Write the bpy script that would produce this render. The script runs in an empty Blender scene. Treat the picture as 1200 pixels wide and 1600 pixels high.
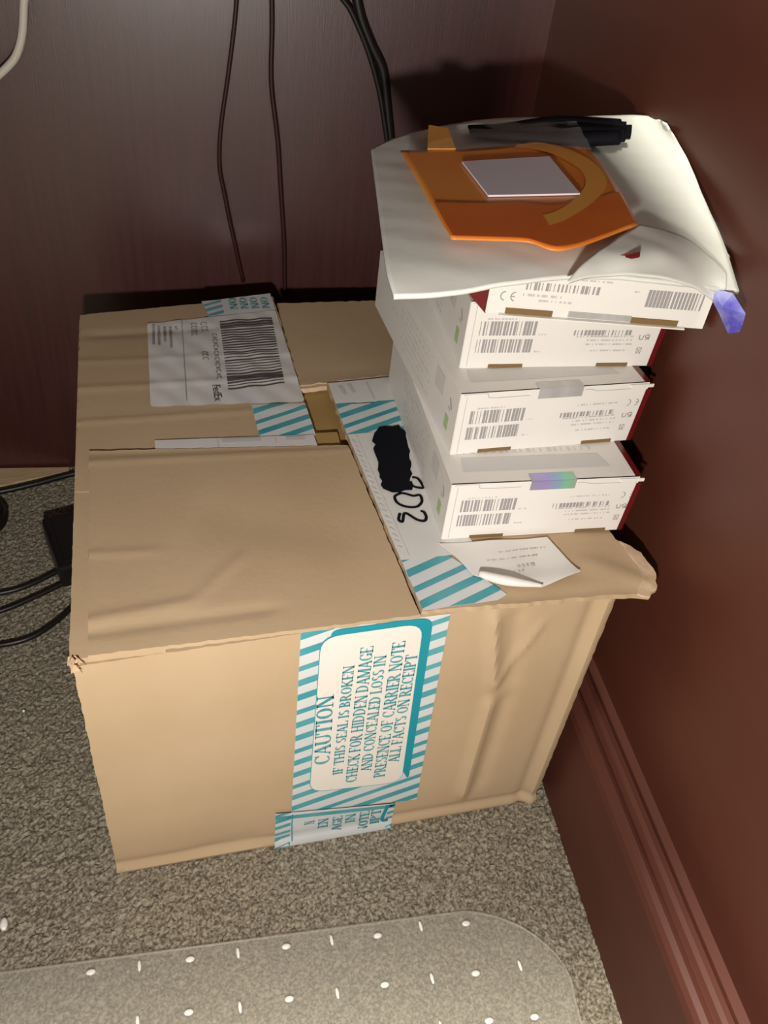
import bpy, bmesh, math, random
from mathutils import Vector, Matrix
random.seed(7)
S = bpy.context.scene
C = S.collection
# measured points in metres, box frame
G={'CAM': ([0.0571,-0.3233,0.6339],[48.6615,-5.7094,-13.7958]),'H': 0.2493,'D': 0.3754,'XR': 0.3411,'YAW': 0.0763,'YB': 0.479,'BX': {'b1': ([0.2292,0.0591,0.2528],-0.1102,0.1267),'b2': ([0.239,0.0889,0.2993],-0.0192,0.1299),'b3': ([0.2449,0.118,0.3458],-0.094,0.1323),'b4': ([0.249,0.1049,0.3923],-0.2113,0.1333)},'F1': {'bar1': [[8.4,33.2],[45.7,23.4]],'bar2': [[7.9,20.7],[45.2,11.1]],'strip': [[71.3,24.7],[111.3,28.0]],'t1': [[81.7,31.7],[110.7,32.9]],'t2': [[73.7,21.8],[113.2,22.9]],'t3': [[81.3,16.1],[113.8,17.8]],'t4': [[85.6,11.4],[110.8,12.7]],'ce': [[118.8,29.5],[124.2,33.9]],'ru': [[117.4,19.4],[124.7,23.3]],'bn': [[118.1,9.1],[121.6,14.2]],'s1': [[18.2,-0.4],[42.1,2.5]],'s2': [[92.5,-1.5],[115.3,1.5]],'seal': [[52.0,39.6],[82.7,44.6]],'tuck': [[2.3,45.4],[17.2,46.8],[20.5,42.0],[45.6,41.8],[83.2,44.6],[94.7,41.8],[125.2,42.1]]},'F4': {'ce': [[7.8,7.4],[15.1,15.0]],'strip': [[20.9,18.3],[65.0,15.9]],'bar': [[93.6,12.1],[128.8,21.7]],'s1': [[11.6,1.8],[40.0,-0.4]],'s2': [[88.2,2.7],[117.0,0.8]],'seal': [[49.4,4.2],[88.0,3.6]],'tr': [[132.4,22.4]],'env': [[49.1,23.9],[1.8,15.0]]},'TAPEF': [[0.126,0.2546],[0.2171,0.256],[0.224,0.0322],[0.1266,0.045]],'TAPEF2': [[0.1147,0.0525],[0.2056,0.0362],[0.206,-0.0105],[0.1147,-0.0103]],'LABF': [[0.1418,0.2405],[0.1989,0.2418],[0.2056,0.2317],[0.2073,0.0859],[0.1996,0.0685],[0.1467,0.0722],[0.1394,0.0887],[0.137,0.2296]],'TXT': [['CAUTION',[0.1513,0.1057],[0.1495,0.1849],[0.1403,0.1087]],['IF THIS SEAL IS BROKEN',[0.1615,0.0898],[0.1607,0.2122],[0.1544,0.0918]],['CHECK FOR HIDDEN DAMAGE',[0.1728,0.0764],[0.1714,0.2285],[0.1646,0.0788]],['AND CONCEALED LOSS IN',[0.1827,0.0878],[0.1805,0.2182],[0.175,0.09]],['PRESENCE OF CARRIER NOTE',[0.1938,0.0771],[0.1915,0.2295],[0.1854,0.0795]],['ALL FACTS ON RECEIPT',[0.2026,0.0939],[0.2011,0.2154],[0.1947,0.096]]],'CREASE': [[0.2564,0.2553],[0.2593,0.1759],[0.2627,0.108],[0.27,0.0178],[0.277,0.2578],[0.2739,0.1729],[0.3284,0.2468],[0.327,0.1616],[0.3226,0.0013]],'FL_A': [[-0.0002,0.3772,0.2493],[0.1689,0.4093,0.2493],[0.1793,0.3807,0.2493],[0.1686,0.2489,0.2493],[0.1655,0.1694,0.2493],[0.1612,0.126,0.2493],[0.0008,0.1456,0.2493]],'FL_B': [[-0.0007,0.0001,0.2533],[0.1961,0.0056,0.2533],[0.1889,0.1616,0.2533],[0.005,0.1783,0.2533]],'FL_C': [[0.1646,0.3792,0.2493],[0.2687,0.377,0.2493],[0.245,0.2582,0.2493],[0.1675,0.2481,0.2493]],'FL_D': [[0.1894,0.2489,0.2493],[0.1949,0.1724,0.2493],[0.1985,0.0095,0.2493],[0.2524,0.0089,0.2493],[0.3304,0.0058,0.2493]],'FL_DE': [[0.3258,0.0001,0.2553],[0.3528,-0.0039,0.2553],[0.3642,0.0154,0.2553],[0.3632,0.0338,0.2553],[0.3518,0.0398,0.2553]],'LAB1': [[0.0545,0.3535,0.2503],[0.1659,0.3691,0.2503],[0.1643,0.2238,0.2503],[0.0504,0.2297,0.2503]],'TP_R': [[0.1074,0.3946,0.2503],[0.1674,0.4111,0.2503],[0.1659,0.3691,0.2503],[0.1081,0.3656,0.2503]],'TP_M': [[0.1231,0.2295,0.2503],[0.1655,0.2307,0.2503],[0.1657,0.1759,0.2503],[0.124,0.1804,0.2503]],'TP_C': [[0.1874,0.2181,0.2503],[0.2373,0.2115,0.2503],[0.2329,0.1807,0.2503],[0.1895,0.1749,0.2503]],'LABD0': [[0.189,0.2474,0.2503],[0.2382,0.2534,0.2503],[0.2377,0.2132,0.2503],[0.1871,0.2164,0.2503]],'LABD': [[0.1952,0.1742,0.2503],[0.2294,0.177,0.2503],[0.2298,0.0453,0.2503],[0.1973,0.0487,0.2503]],'TP_D': [[0.1981,0.0486,0.2503],[0.2368,0.0467,0.2503],[0.2511,0.0082,0.2503],[0.1981,0.0086,0.2503]],'LAB2': [[0.0522,0.1867,0.2503],[0.1668,0.182,0.2503],[0.1661,0.1681,0.2503],[0.0517,0.177,0.2503]],'INN': [[0.1699,0.2839,0.2293],[0.2077,0.2806,0.2293],[0.1972,0.1922,0.2293],[0.1653,0.1957,0.2293]],'L1': {'bar': [[0.1154,0.3551,0.2503],[0.1614,0.3579,0.2503],[0.1562,0.2513,0.2503],[0.1114,0.2463,0.2503]],'line': [[0.0836,0.3593,0.2503],[0.079,0.2362,0.2503]],'a': [[0.0597,0.3521,0.2503],[0.0582,0.3188,0.2503]],'t1': [[0.0638,0.3497,0.2503],[0.0628,0.3185,0.2503]],'t2': [[0.0686,0.3494,0.2503],[0.0677,0.3232,0.2503]],'t3': [[0.0733,0.3491,0.2503],[0.0722,0.3128,0.2503]],'t4': [[0.0776,0.3488,0.2503],[0.0788,0.3434,0.2503]],'b1': [[0.0934,0.3532,0.2503],[0.0921,0.3298,0.2503]],'b2': [[0.1015,0.3527,0.2503],[0.1017,0.3365,0.2503]],'c1': [[0.0984,0.3048,0.2503],[0.0982,0.2911,0.2503]],'fe': [[0.0956,0.2451,0.2503],[0.0999,0.2654,0.2503]],'n': [[0.109,0.3339,0.2503],[0.1061,0.2621,0.2503]]},'SCR': [[0.2092,0.1711,0.2503],[0.2172,0.184,0.2503],[0.2325,0.1848,0.2503],[0.2363,0.1762,0.2503],[0.2326,0.1568,0.2503],[0.2271,0.1311,0.2503],[0.2226,0.109,0.2503],[0.208,0.1081,0.2503],[0.2028,0.1128,0.2503],[0.205,0.1374,0.2503]],'N2': [[[0.208,0.0867,0.2503],[0.2055,0.0806,0.2503],[0.2076,0.0784,0.2503],[0.2114,0.0863,0.2503],[0.2176,0.079,0.2503],[0.2224,0.0771,0.2503],[0.2247,0.0807,0.2503],[0.2244,0.0859,0.2503],[0.2224,0.0868,0.2503]],[[0.2136,0.1067,0.2503],[0.2088,0.1039,0.2503],[0.2089,0.0972,0.2503],[0.214,0.0925,0.2503],[0.221,0.0916,0.2503],[0.226,0.0963,0.2503],[0.2265,0.103,0.2503],[0.2218,0.1029,0.2503],[0.2175,0.1055,0.2503],[0.2125,0.1075,0.2503]],[[0.2262,0.1226,0.2503],[0.23,0.1207,0.2503],[0.231,0.1107,0.2503],[0.2245,0.1129,0.2503],[0.2238,0.1186,0.2503]]],'SLIP': [[0.2314,0.0531,0.2553],[0.2988,0.047,0.2553],[0.3125,0.0151,0.2553],[0.2806,0.0095,0.2553],[0.259,0.0188,0.2553],[0.2405,0.0272,0.2553]],'ENV2': [[[0.3163,0.078,0.4578],[0.3393,0.0745,0.4538],[0.3529,0.0595,0.4478],[0.359,0.0488,0.4418]],[[0.2732,0.0422,0.4588],[0.3091,0.0476,0.4558],[0.3389,0.0486,0.4478],[0.3567,0.0422,0.4378]],[[0.2517,0.0245,0.4528],[0.2817,0.0333,0.4518],[0.3217,0.0366,0.4458],[0.3593,0.043,0.4278]]],'POUCH': [[[0.2076,0.1757,0.4603],[0.2429,0.1794,0.4603],[0.2707,0.1851,0.4603],[0.303,0.1969,0.4603],[0.3338,0.2068,0.4603]],[[0.2059,0.1354,0.4603],[0.2378,0.1352,0.4603],[0.263,0.1387,0.4603],[0.2924,0.1434,0.4603],[0.3292,0.1525,0.4603]],[[0.2041,0.0937,0.4603],[0.2308,0.0921,0.4603],[0.2521,0.093,0.4603],[0.2751,0.0888,0.4603],[0.321,0.1099,0.4603]],[[0.2026,0.057,0.4603],[0.2232,0.0552,0.4603],[0.2416,0.0527,0.4603],[0.2579,0.0437,0.4603],[0.3115,0.0723,0.4603]]],'WL': [[0.2392,0.1558,0.4613],[0.2982,0.1663,0.4613],[0.2938,0.1098,0.4613],[0.2384,0.1066,0.4613]],'BAGB': [[[0.2857,0.2208,0.4598],[0.3269,0.2243,0.4628],[0.3665,0.1989,0.4688]],[[0.2814,0.2034,0.4608],[0.3182,0.1927,0.4628],[0.3613,0.1863,0.4658]]],'OTAB': [[0.2356,0.2142,0.4628],[0.2467,0.2091,0.4628],[0.2427,0.1791,0.4608],[0.2248,0.1782,0.4608]],'CLR': [[[0.222,0.2062,0.4548],[0.2588,0.219,0.4598],[0.3072,0.2217,0.4648],[0.3323,0.2086,0.4688]],[[0.2059,0.1522,0.4668],[0.2463,0.1593,0.4678],[0.2925,0.165,0.4688],[0.3203,0.1568,0.4688]]],'RSL': [[0.2651,0.0361,0.4558],[0.2804,0.0412,0.4568],[0.2985,0.043,0.4588],[0.2977,0.0408,0.4578],[0.2842,0.0411,0.4558]],'BLUE': [[0.3494,0.0444,0.4368],[0.3587,0.0382,0.4368],[0.3651,0.0303,0.4288],[0.3589,0.022,0.4268],[0.351,0.0206,0.4268],[0.3521,0.0343,0.4308]],'LIP': [[0.2078,0.0669,0.4548],[0.2352,0.0583,0.4568],[0.2587,0.0447,0.4588],[0.2557,0.0392,0.4548],[0.233,0.0503,0.4538],[0.2082,0.0567,0.4538]],'CB1': [[0.1461,0.4619,0.5014],[0.1442,0.462,0.4661],[0.1373,0.4626,0.4182],[0.1305,0.4631,0.3767],[0.1286,0.4632,0.3437],[0.133,0.4629,0.3149],[0.1383,0.4625,0.2847],[0.1485,0.4617,0.2328]],'CB2': [[0.1721,0.4599,0.5033],[0.1733,0.4598,0.4588],[0.1733,0.4598,0.4151],[0.1796,0.4593,0.3681],[0.1833,0.459,0.3226],[0.1874,0.4587,0.2733],[0.1893,0.4586,0.2196]],'CB3': [[0.2192,0.4503,0.4991],[0.2364,0.449,0.4735],[0.252,0.4478,0.446],[0.264,0.4469,0.4167],[0.2728,0.4462,0.3854],[0.281,0.4456,0.352]],'CB4': [[0.2384,0.4528,0.4998],[0.2436,0.4524,0.4731],[0.2552,0.4515,0.4501],[0.2669,0.4506,0.431],[0.2729,0.4502,0.4056],[0.2821,0.4495,0.3621]],'CB5': [[-0.0069,0.4676,0.4912],[-0.0147,0.4682,0.4656],[-0.0197,0.4685,0.4433],[-0.0267,0.4691,0.427],[-0.0372,0.4699,0.4157],[-0.0555,0.4713,0.4019],[-0.0738,0.4727,0.3937]],'CF': [[-0.1501,0.4397,0.004],[-0.113,0.4456,0.004],[-0.0813,0.4536,0.004],[-0.0389,0.4673,0.004],[-0.0084,0.4694,0.004]],'ARC': [[[-0.1462,0.2946,0.004],[-0.1018,0.2946,0.004],[-0.0738,0.3031,0.004],[-0.0393,0.3262,0.004],[-0.0152,0.3506,0.004]],[[-0.1426,0.2623,0.004],[-0.1,0.2715,0.004],[-0.0673,0.287,0.004],[-0.0389,0.3041,0.004],[-0.0152,0.3228,0.004]],[[-0.1289,0.2338,0.004],[-0.097,0.2301,0.004],[-0.0704,0.2357,0.004],[-0.0463,0.2553,0.004],[-0.0268,0.2809,0.004]]],'COIL': [[-0.1233,0.4083,0.0],[-0.0984,0.2397,0.0]],'MAT': [[-0.0764,-0.056,0.0],[0.0699,-0.0661,0.0],[0.2073,-0.0757,0.0],[0.2313,-0.0777,0.0],[0.2503,-0.0805,0.0],[0.2759,-0.0937,0.0],[0.2938,-0.1125,0.0],[0.3023,-0.1343,0.0],[0.2988,-0.1649,0.0]],'STUD': [[-0.0182,-0.0675,0.004],[0.0131,-0.0698,0.004],[0.0464,-0.0724,0.004],[0.0787,-0.0747,0.004],[0.1117,-0.0771,0.004],[0.1436,-0.0792,0.004],[0.1763,-0.0827,0.004],[0.2084,-0.0823,0.004],[0.2415,-0.0871,0.004],[0.0108,-0.1041,0.004],[0.0431,-0.1055,0.004],[0.076,-0.1093,0.004],[0.1085,-0.1109,0.004],[0.1407,-0.114,0.004],[0.1735,-0.1154,0.004],[0.2066,-0.1181,0.004],[0.2376,-0.1211,0.004],[0.2702,-0.1226,0.004],[0.2684,-0.1558,0.004]],'DEB': [[-0.0768,-0.0227,0.0],[0.3379,-0.0166,0.0],[0.2421,-0.0751,0.0],[-0.0731,0.1549,0.0]],'ENV': [[[0.1969,0.2025,0.4518],[0.2273,0.2256,0.4538],[0.2866,0.2476,0.4568],[0.3431,0.2496,0.4588],[0.3921,0.2344,0.4661],[0.3891,0.1949,0.4738]],[[0.191,0.171,0.4518],[0.2201,0.184,0.4538],[0.2698,0.1858,0.4558],[0.322,0.1875,0.4568],[0.3692,0.1846,0.4598],[0.3856,0.1548,0.4648]],[[0.1833,0.1286,0.4508],[0.2115,0.1258,0.4538],[0.2565,0.1258,0.4558],[0.3063,0.1312,0.4558],[0.3551,0.1368,0.4558],[0.3774,0.1153,0.4568]],[[0.1755,0.086,0.4498],[0.205,0.0788,0.4528],[0.2464,0.0776,0.4548],[0.2919,0.0851,0.4548],[0.3376,0.0892,0.4528],[0.3736,0.0851,0.4488]],[[0.1695,0.051,0.4478],[0.1991,0.0472,0.4508],[0.2386,0.0466,0.4528],[0.2809,0.0546,0.4518],[0.3226,0.0545,0.4488],[0.3689,0.0635,0.4438]],[[0.1688,0.0317,0.4438],[0.1938,0.0279,0.4468],[0.2303,0.032,0.4498],[0.2726,0.0383,0.4488],[0.3201,0.0392,0.4438],[0.3669,0.0438,0.4348]]],'TRI': [[0.2,-0.8],[2.2,15.1],[-14.0,12.9]]}

H, D, XR, YAW, YB = G['H'], G['D'], G['XR'], G['YAW'], G['YB']
W = 0.33

# ---------------------------------------------------------------- camera, world, lights, exposure
cd = bpy.data.cameras.new('camera'); cam = bpy.data.objects.new('camera', cd); C.objects.link(cam)
cam.location = G['CAM'][0]; cam.rotation_euler = [math.radians(a) for a in G['CAM'][1]]
cd.sensor_width = 36; cd.lens = 1350/1600*36; cd.clip_start = 0.01
S.camera = cam
wd = bpy.data.worlds.new('world'); S.world = wd; wd.use_nodes = True
wd.node_tree.nodes['Background'].inputs[0].default_value = (1.0, 0.93, 0.84, 1)
wd.node_tree.nodes['Background'].inputs[1].default_value = 0.13
def lamp(name, kind, loc, target, power, size, col=(1, .95, .88)):
    l = bpy.data.lights.new(name, kind); l.energy = power; l.color = col
    if kind == 'AREA': l.shape = 'DISK'; l.size = size
    else: l.shadow_soft_size = size
    o = bpy.data.objects.new(name, l); C.objects.link(o); o.location = loc
    o.rotation_euler = (Vector(target)-Vector(loc)).to_track_quat('-Z', 'Y').to_euler()
    return o
lamp('camera_flash', 'AREA', (0.02, -0.42, 0.52), (0.16, 0.1, 0.2), 4.1, 0.03)
lamp('room_light', 'AREA', (0.1, -0.10, 2.35), (0.1, -0.4, 0), 120.0, 0.45, (1, .97, .84))
S.view_settings.view_transform = 'Standard'; S.view_settings.look = 'None'
S.view_settings.gamma = 1; S.view_settings.use_curve_mapping = False
S.view_settings.exposure = 0.0

# ---------------------------------------------------------------- materials
def mat(name, col, rough=.6, spec=.4, metal=0, coat=0, noise=None, bump=None, wave=None, alpha=None, trans=0):
    m = bpy.data.materials.new(name); m.use_nodes = True
    nt = m.node_tree; b = nt.nodes['Principled BSDF']; L = nt.links.new
    b.inputs['Base Color'].default_value = (*col, 1); b.inputs['Roughness'].default_value = rough
    b.inputs['Specular IOR Level'].default_value = spec; b.inputs['Metallic'].default_value = metal
    b.inputs['Coat Weight'].default_value = coat; b.inputs['Coat Roughness'].default_value = rough*.8; b.inputs['Transmission Weight'].default_value = trans
    if alpha is not None: b.inputs['Alpha'].default_value = alpha
    tc = nt.nodes.new('ShaderNodeTexCoord')
    if noise:                                   # (scale, second colour, stretch, amount)
        sc, c2, st = noise[:3]
        mp = nt.nodes.new('ShaderNodeMapping'); mp.inputs['Scale'].default_value = st
        L(tc.outputs['Object'], mp.inputs[0])
        n = nt.nodes.new('ShaderNodeTexNoise'); n.inputs['Scale'].default_value = sc; n.inputs['Detail'].default_value = 5
        L(mp.outputs[0], n.inputs['Vector'])
        r = nt.nodes.new('ShaderNodeValToRGB'); r.color_ramp.elements[0].position = .35; r.color_ramp.elements[1].position = .65
        r.color_ramp.elements[0].color = (*col, 1); r.color_ramp.elements[1].color = (*c2, 1)
        L(n.outputs['Fac'], r.inputs[0]); L(r.outputs[0], b.inputs['Base Color'])
    if bump:                                    # (scale, strength, distance, stretch)
        mp = nt.nodes.new('ShaderNodeMapping'); mp.inputs['Scale'].default_value = bump[3] if len(bump) > 3 else (1, 1, 1)
        L(tc.outputs['Object'], mp.inputs[0])
        n = nt.nodes.new('ShaderNodeTexNoise'); n.inputs['Scale'].default_value = bump[0]; n.inputs['Detail'].default_value = 4
        L(mp.outputs[0], n.inputs['Vector'])
        bp = nt.nodes.new('ShaderNodeBump'); bp.inputs['Strength'].default_value = bump[1]; bp.inputs['Distance'].default_value = bump[2]
        L(n.outputs['Fac'], bp.inputs['Height']); L(bp.outputs[0], b.inputs['Normal'])
    return m
M = {}
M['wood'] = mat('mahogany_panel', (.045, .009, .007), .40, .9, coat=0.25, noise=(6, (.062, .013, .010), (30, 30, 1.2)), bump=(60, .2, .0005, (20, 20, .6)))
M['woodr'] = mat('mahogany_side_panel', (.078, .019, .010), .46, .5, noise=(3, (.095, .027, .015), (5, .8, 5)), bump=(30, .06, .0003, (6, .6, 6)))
M['card'] = mat('corrugated_cardboard', (.465, .335, .205), .8, .12, noise=(9, (.51, .375, .24), (1, 1, 1)), bump=(40, .18, .001, (4, 4, 1)))
M['cardin'] = mat('inner_cardboard', (.42, .27, .10), .8, .2, noise=(12, (.34, .21, .08), (1, 1, 1)))
M['cardedge'] = mat('torn_cardboard_edge', (.62, .46, .32), .9, .1, noise=(90, (.45, .30, .18), (1, 1, 1)))
M['kraft'] = mat('kraft_liner', (.20, .125, .05), .85, .2)
M['white'] = mat('white_coated_card', (.80, .765, .72), .42, .45, noise=(5, (.74, .715, .68), (1, 1, 1)))
M['red'] = mat('dark_red_print', (.13, .005, .008), .25, .5, coat=.3)
M['label'] = mat('label_paper', (.70, .68, .65), .45, .4, noise=(14, (.64, .62, .60), (1, 1, 1)), bump=(30, .2, .0008))
M['paper'] = mat('thin_paper', (.76, .73, .69), .6, .3)
M['tape'] = mat('tape_film', (.66, .67, .66), .28, .5, noise=(20, (.60, .63, .64), (1, 1, 1)), bump=(35, .35, .001))
M['teal'] = mat('teal_print', (.035, .30, .36), .3, .5, noise=(25, (.10, .38, .42), (1, 1, 1)))
M['tealdeep'] = mat('deep_teal_print', (.0, .27, .35), .3, .5)
M['cream'] = mat('cream_print_field', (.78, .72, .66), .35, .45)
M['ink'] = mat('black_ink', (.10, .09, .09), .5, .3)
M['grey'] = mat('grey_ink', (.33, .31, .31), .5, .3)
M['pale'] = mat('pale_grey_ink', (.52, .50, .50), .5, .3)
M['faint'] = mat('faint_grey_ink', (.64, .62, .60), .5, .3)
M['green'] = mat('green_ink', (.40, .56, .27), .5, .3)
M['marker'] = mat('black_marker', (.004, .004, .007), .7, .15)
M['pink'] = mat('faded_red_ink', (.55, .28, .30), .5, .3)
M['env'] = mat('white_foam_envelope', (.70, .70, .65), .75, .15, noise=(7, (.74, .74, .68), (1, 1, 1)), bump=(25, .35, .002))
M['mould'] = mat('mahogany_moulding', (.075, .019, .011), .58, .4, noise=(3, (.092, .027, .016), (5, .8, 5)))
M['orange'] = mat('orange_glossy_card', (.78, .23, .03), .36, .5, coat=.2, noise=(10, (.86, .32, .05), (1, 2, 1)))
M['orangedk'] = mat('orange_red_print', (.74, .17, .02), .36, .5, coat=.2, noise=(10, (.80, .23, .03), (1, 2, 1)))
M['orangelt'] = mat('light_orange_swirl', (.88, .42, .08), .34, .5, coat=.3)
M['lav'] = mat('lavender_label', (.74, .70, .78), .45, .4)
M['black'] = mat('black_rubber', (.010, .008, .008), .4, .5)
M['brownc'] = mat('brown_black_cable', (.035, .010, .008), .45, .4)
M['whitec'] = mat('white_cable', (.62, .58, .50), .4, .5)
M['clear'] = mat('clear_plastic_bag', (.85, .85, .85), .12, .6, alpha=.24)
M['blue'] = mat('blue_translucent_plastic', (.42, .44, .80), .2, .6, alpha=.85, noise=(60, (.12, .10, .55), (1, 1, 1)))
M['silver'] = mat('silver_seal', (.50, .50, .48), .25, .5, metal=.3, noise=(30, (.60, .58, .58), (4, 1, 1)))
M['carpet'] = mat('grey_carpet', (.10, .085, .062), .95, .1, noise=(480, (.36, .315, .24), (1, 1, 1)))
M['carpetbase'] = mat('carpet_backing', (.16, .14, .11), .95, .1, noise=(200, (.26, .235, .19), (1, 1, 1)))
M['mat'] = mat('clear_vinyl_mat', (.62, .59, .50), .32, .5, alpha=.16, bump=(18, .3, .002))
M['stud'] = mat('vinyl_stud', (.85, .84, .78), .25, .6)
M['rim'] = mat('vinyl_mat_edge', (.62, .58, .48), .3, .6, alpha=.22)
M['strip'] = mat('pale_wood_strip', (.50, .36, .19), .6, .3, noise=(40, (.62, .46, .30), (1, 8, 1)))
M['desk'] = mat('desk_underside', (.06, .02, .014), .6, .3)
def holo():
    m = mat('holographic_seal', (.6, .6, .6), .22, .6, metal=.5)
    nt = m.node_tree; b = nt.nodes['Principled BSDF']
    tc = nt.nodes.new('ShaderNodeTexCoord'); w = nt.nodes.new('ShaderNodeSeparateXYZ'); r = nt.nodes.new('ShaderNodeValToRGB')
    nt.links.new(tc.outputs['Generated'], w.inputs[0]); nt.links.new(w.outputs[0], r.inputs[0]); nt.links.new(r.outputs[0], b.inputs['Base Color'])
    e = r.color_ramp.elements; e[0].color = (.42, .42, .55, 1); e[1].color = (.45, .62, .50, 1)
    for p, c in ((.3, (.50, .40, .85, 1)), (.6, (.36, .55, .80, 1)), (.8, (.30, .75, .50, 1))):
        x = e.new(p); x.color = c
    return m
M['holo'] = holo()

# ---------------------------------------------------------------- helpers
def tag(o, label=None, cat=None, group=None, kind=None):
    if label: o['label'] = label
    if cat: o['category'] = cat
    if group: o['group'] = group
    if kind: o['kind'] = kind
    return o
def thing(name, loc, label, cat, rz=0, group=None):
    o = bpy.data.objects.new(name, None); C.objects.link(o); o.location = loc; o.rotation_euler = (0, 0, rz)
    o.empty_display_size = .02
    return tag(o, label, cat, group)
def link(name, bm, m, parent=None, smooth=False, mats=None):
    me = bpy.data.meshes.new(name); bm.to_mesh(me); bm.free()
    for x in (mats or [m]): me.materials.append(x)
    if smooth:
        for f in me.polygons: f.use_smooth = True
    o = bpy.data.objects.new(name, me); C.objects.link(o)
    if parent: o.parent = parent
    return o
def box(bm, x0, y0, z0, x1, y1, z1, bev=0, mi=0):
    vs = [bm.verts.new((x, y, z)) for x in (x0, x1) for y in (y0, y1) for z in (z0, z1)]
    q = [(0, 1, 3, 2), (4, 6, 7, 5), (0, 4, 5, 1), (2, 3, 7, 6), (0, 2, 6, 4), (1, 5, 7, 3)]
    fs = [bm.faces.new([vs[i] for i in t]) for t in q]
    for f in fs: f.material_index = mi
    if bev:
        es = list({e for f in fs for e in f.edges})
        bmesh.ops.bevel(bm, geom=es, offset=bev, segments=2, affect='EDGES', profile=.6)
    return fs
def bx(name, m, parent, *a, bev=0):
    bm = bmesh.new(); box(bm, *a, bev=bev); return link(name, bm, m, parent)
def sheet(name, polys, m, parent, mp, h=None, step=.006, thick=0, jit=0, off=0, smooth=True, cut=True):
    """polygons in a plane, cut into a grid, displaced by h(x,y), mapped by mp(x,y,h), given thickness"""
    bm = bmesh.new()
    for p in polys:
        if jit:
            q = []
            for i in range(len(p)):
                a, b = Vector(p[i][:2]), Vector(p[(i+1) % len(p)][:2])
                n = max(1, int((b-a).length/.004)); d = (b-a); nn = Vector((-d.y, d.x)).normalized() if d.length else Vector((0, 0))
                q.append(a)
                for k in range(1, n): q.append(a+d*k/n+nn*random.uniform(-jit, jit))
            p = q
        bm.faces.new([bm.verts.new((v[0], v[1], 0)) for v in p])
    if cut:
        xs = [v.co.x for v in bm.verts]; ys = [v.co.y for v in bm.verts]
        for ax, lo, hi in ((0, min(xs), max(xs)), (1, min(ys), max(ys))):
            t = (math.floor(lo/step)+1)*step
            while t < hi:
                co = (t, 0, 0) if ax == 0 else (0, t, 0); no = (1, 0, 0) if ax == 0 else (0, 1, 0)
                bmesh.ops.bisect_plane(bm, geom=bm.verts[:]+bm.edges[:]+bm.faces[:], plane_co=co, plane_no=no, dist=1e-6)
                t += step
    bmesh.ops.triangulate(bm, faces=[f for f in bm.faces if len(f.verts) > 4])
    bmesh.ops.recalc_face_normals(bm, faces=bm.faces[:])
    hh = {v: (h(v.co.x, v.co.y) if h else 0)+off for v in bm.verts}
    if thick:
        top = bm.verts[:]
        r = bmesh.ops.extrude_face_region(bm, geom=bm.faces[:])
        new = [g for g in r['geom'] if isinstance(g, bmesh.types.BMVert)]
        # new verts become the lower side
        key = {(round(v.co.x, 7), round(v.co.y, 7)): hh[v] for v in top}
        for v in new:
            hh[v] = key[(round(v.co.x, 7), round(v.co.y, 7))]-thick
    for v in bm.verts:
        v.co = mp(v.co.x, v.co.y, hh[v])
    bmesh.ops.recalc_face_normals(bm, faces=bm.faces[:])
    o = link(name, bm, m, parent, smooth=False)
    if smooth:
        for f in o.data.polygons: f.use_smooth = True
        if thick: o.data.set_sharp_from_angle(angle=math.radians(38))
    return o
def creases(segs):
    """ridge height field: (x0,y0,x1,y1,amplitude,width)"""
    def f(x, y):
        s = 0
        for x0, y0, x1, y1, a, w in segs:
            dx, dy = x1-x0, y1-y0; t = ((x-x0)*dx+(y-y0)*dy)/(dx*dx+dy*dy)
            Lg = math.hypot(dx, dy); t = min(1, max(0, t)); e = min(1, .15+min(t, 1-t)*Lg/.015) if Lg < .15 else 1.0; d = math.hypot(x-x0-t*dx, y-y0-t*dy)
            s += a*e*math.exp(-(d/w)**2)
        return s
    return f
def tube(name, pts, r, m, parent=None, seg=8, res=6, close=False):
    """smooth round cable through points"""
    P = [Vector(p) for p in pts]; Q = []
    n = len(P)
    for i in range(n-1):
        a, b, c, d = P[max(i-1, 0)], P[i], P[i+1], P[min(i+2, n-1)]
        for k in range(res):
            t = k/res
            Q.append(.5*((2*b)+(c-a)*t+(2*a-5*b+4*c-d)*t*t+(3*b-a-3*c+d)*t**3))
    Q.append(P[-1])
    bm = bmesh.new(); rings = []; up = Vector((.3, .2, .9)).normalized()
    for i, q in enumerate(Q):
        d = (Q[min(i+1, len(Q)-1)]-Q[max(i-1, 0)]).normalized()
        u = up-d*up.dot(d)
        u = (u if u.length > 1e-4 else Vector((1, 0, 0))).normalized(); up = u; v = d.cross(u)
        rr_ = r(i/len(Q)) if callable(r) else r
        rings.append([bm.verts.new(q+(u*math.cos(2*math.pi*k/seg)+v*math.sin(2*math.pi*k/seg))*rr_) for k in range(seg)])
    for a, b in zip(rings, rings[1:]):
        for k in range(seg): bm.faces.new((a[k], a[(k+1) % seg], b[(k+1) % seg], b[k]))
    bm.faces.new(rings[0][::-1]); bm.faces.new(rings[-1])
    return link(name, bm, m, parent, smooth=True)
def cat1(a, b, c, d, t): return .5*((2*b)+(c-a)*t+(2*a-5*b+4*c-d)*t*t+(3*b-a-3*c+d)*t**3)
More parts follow.
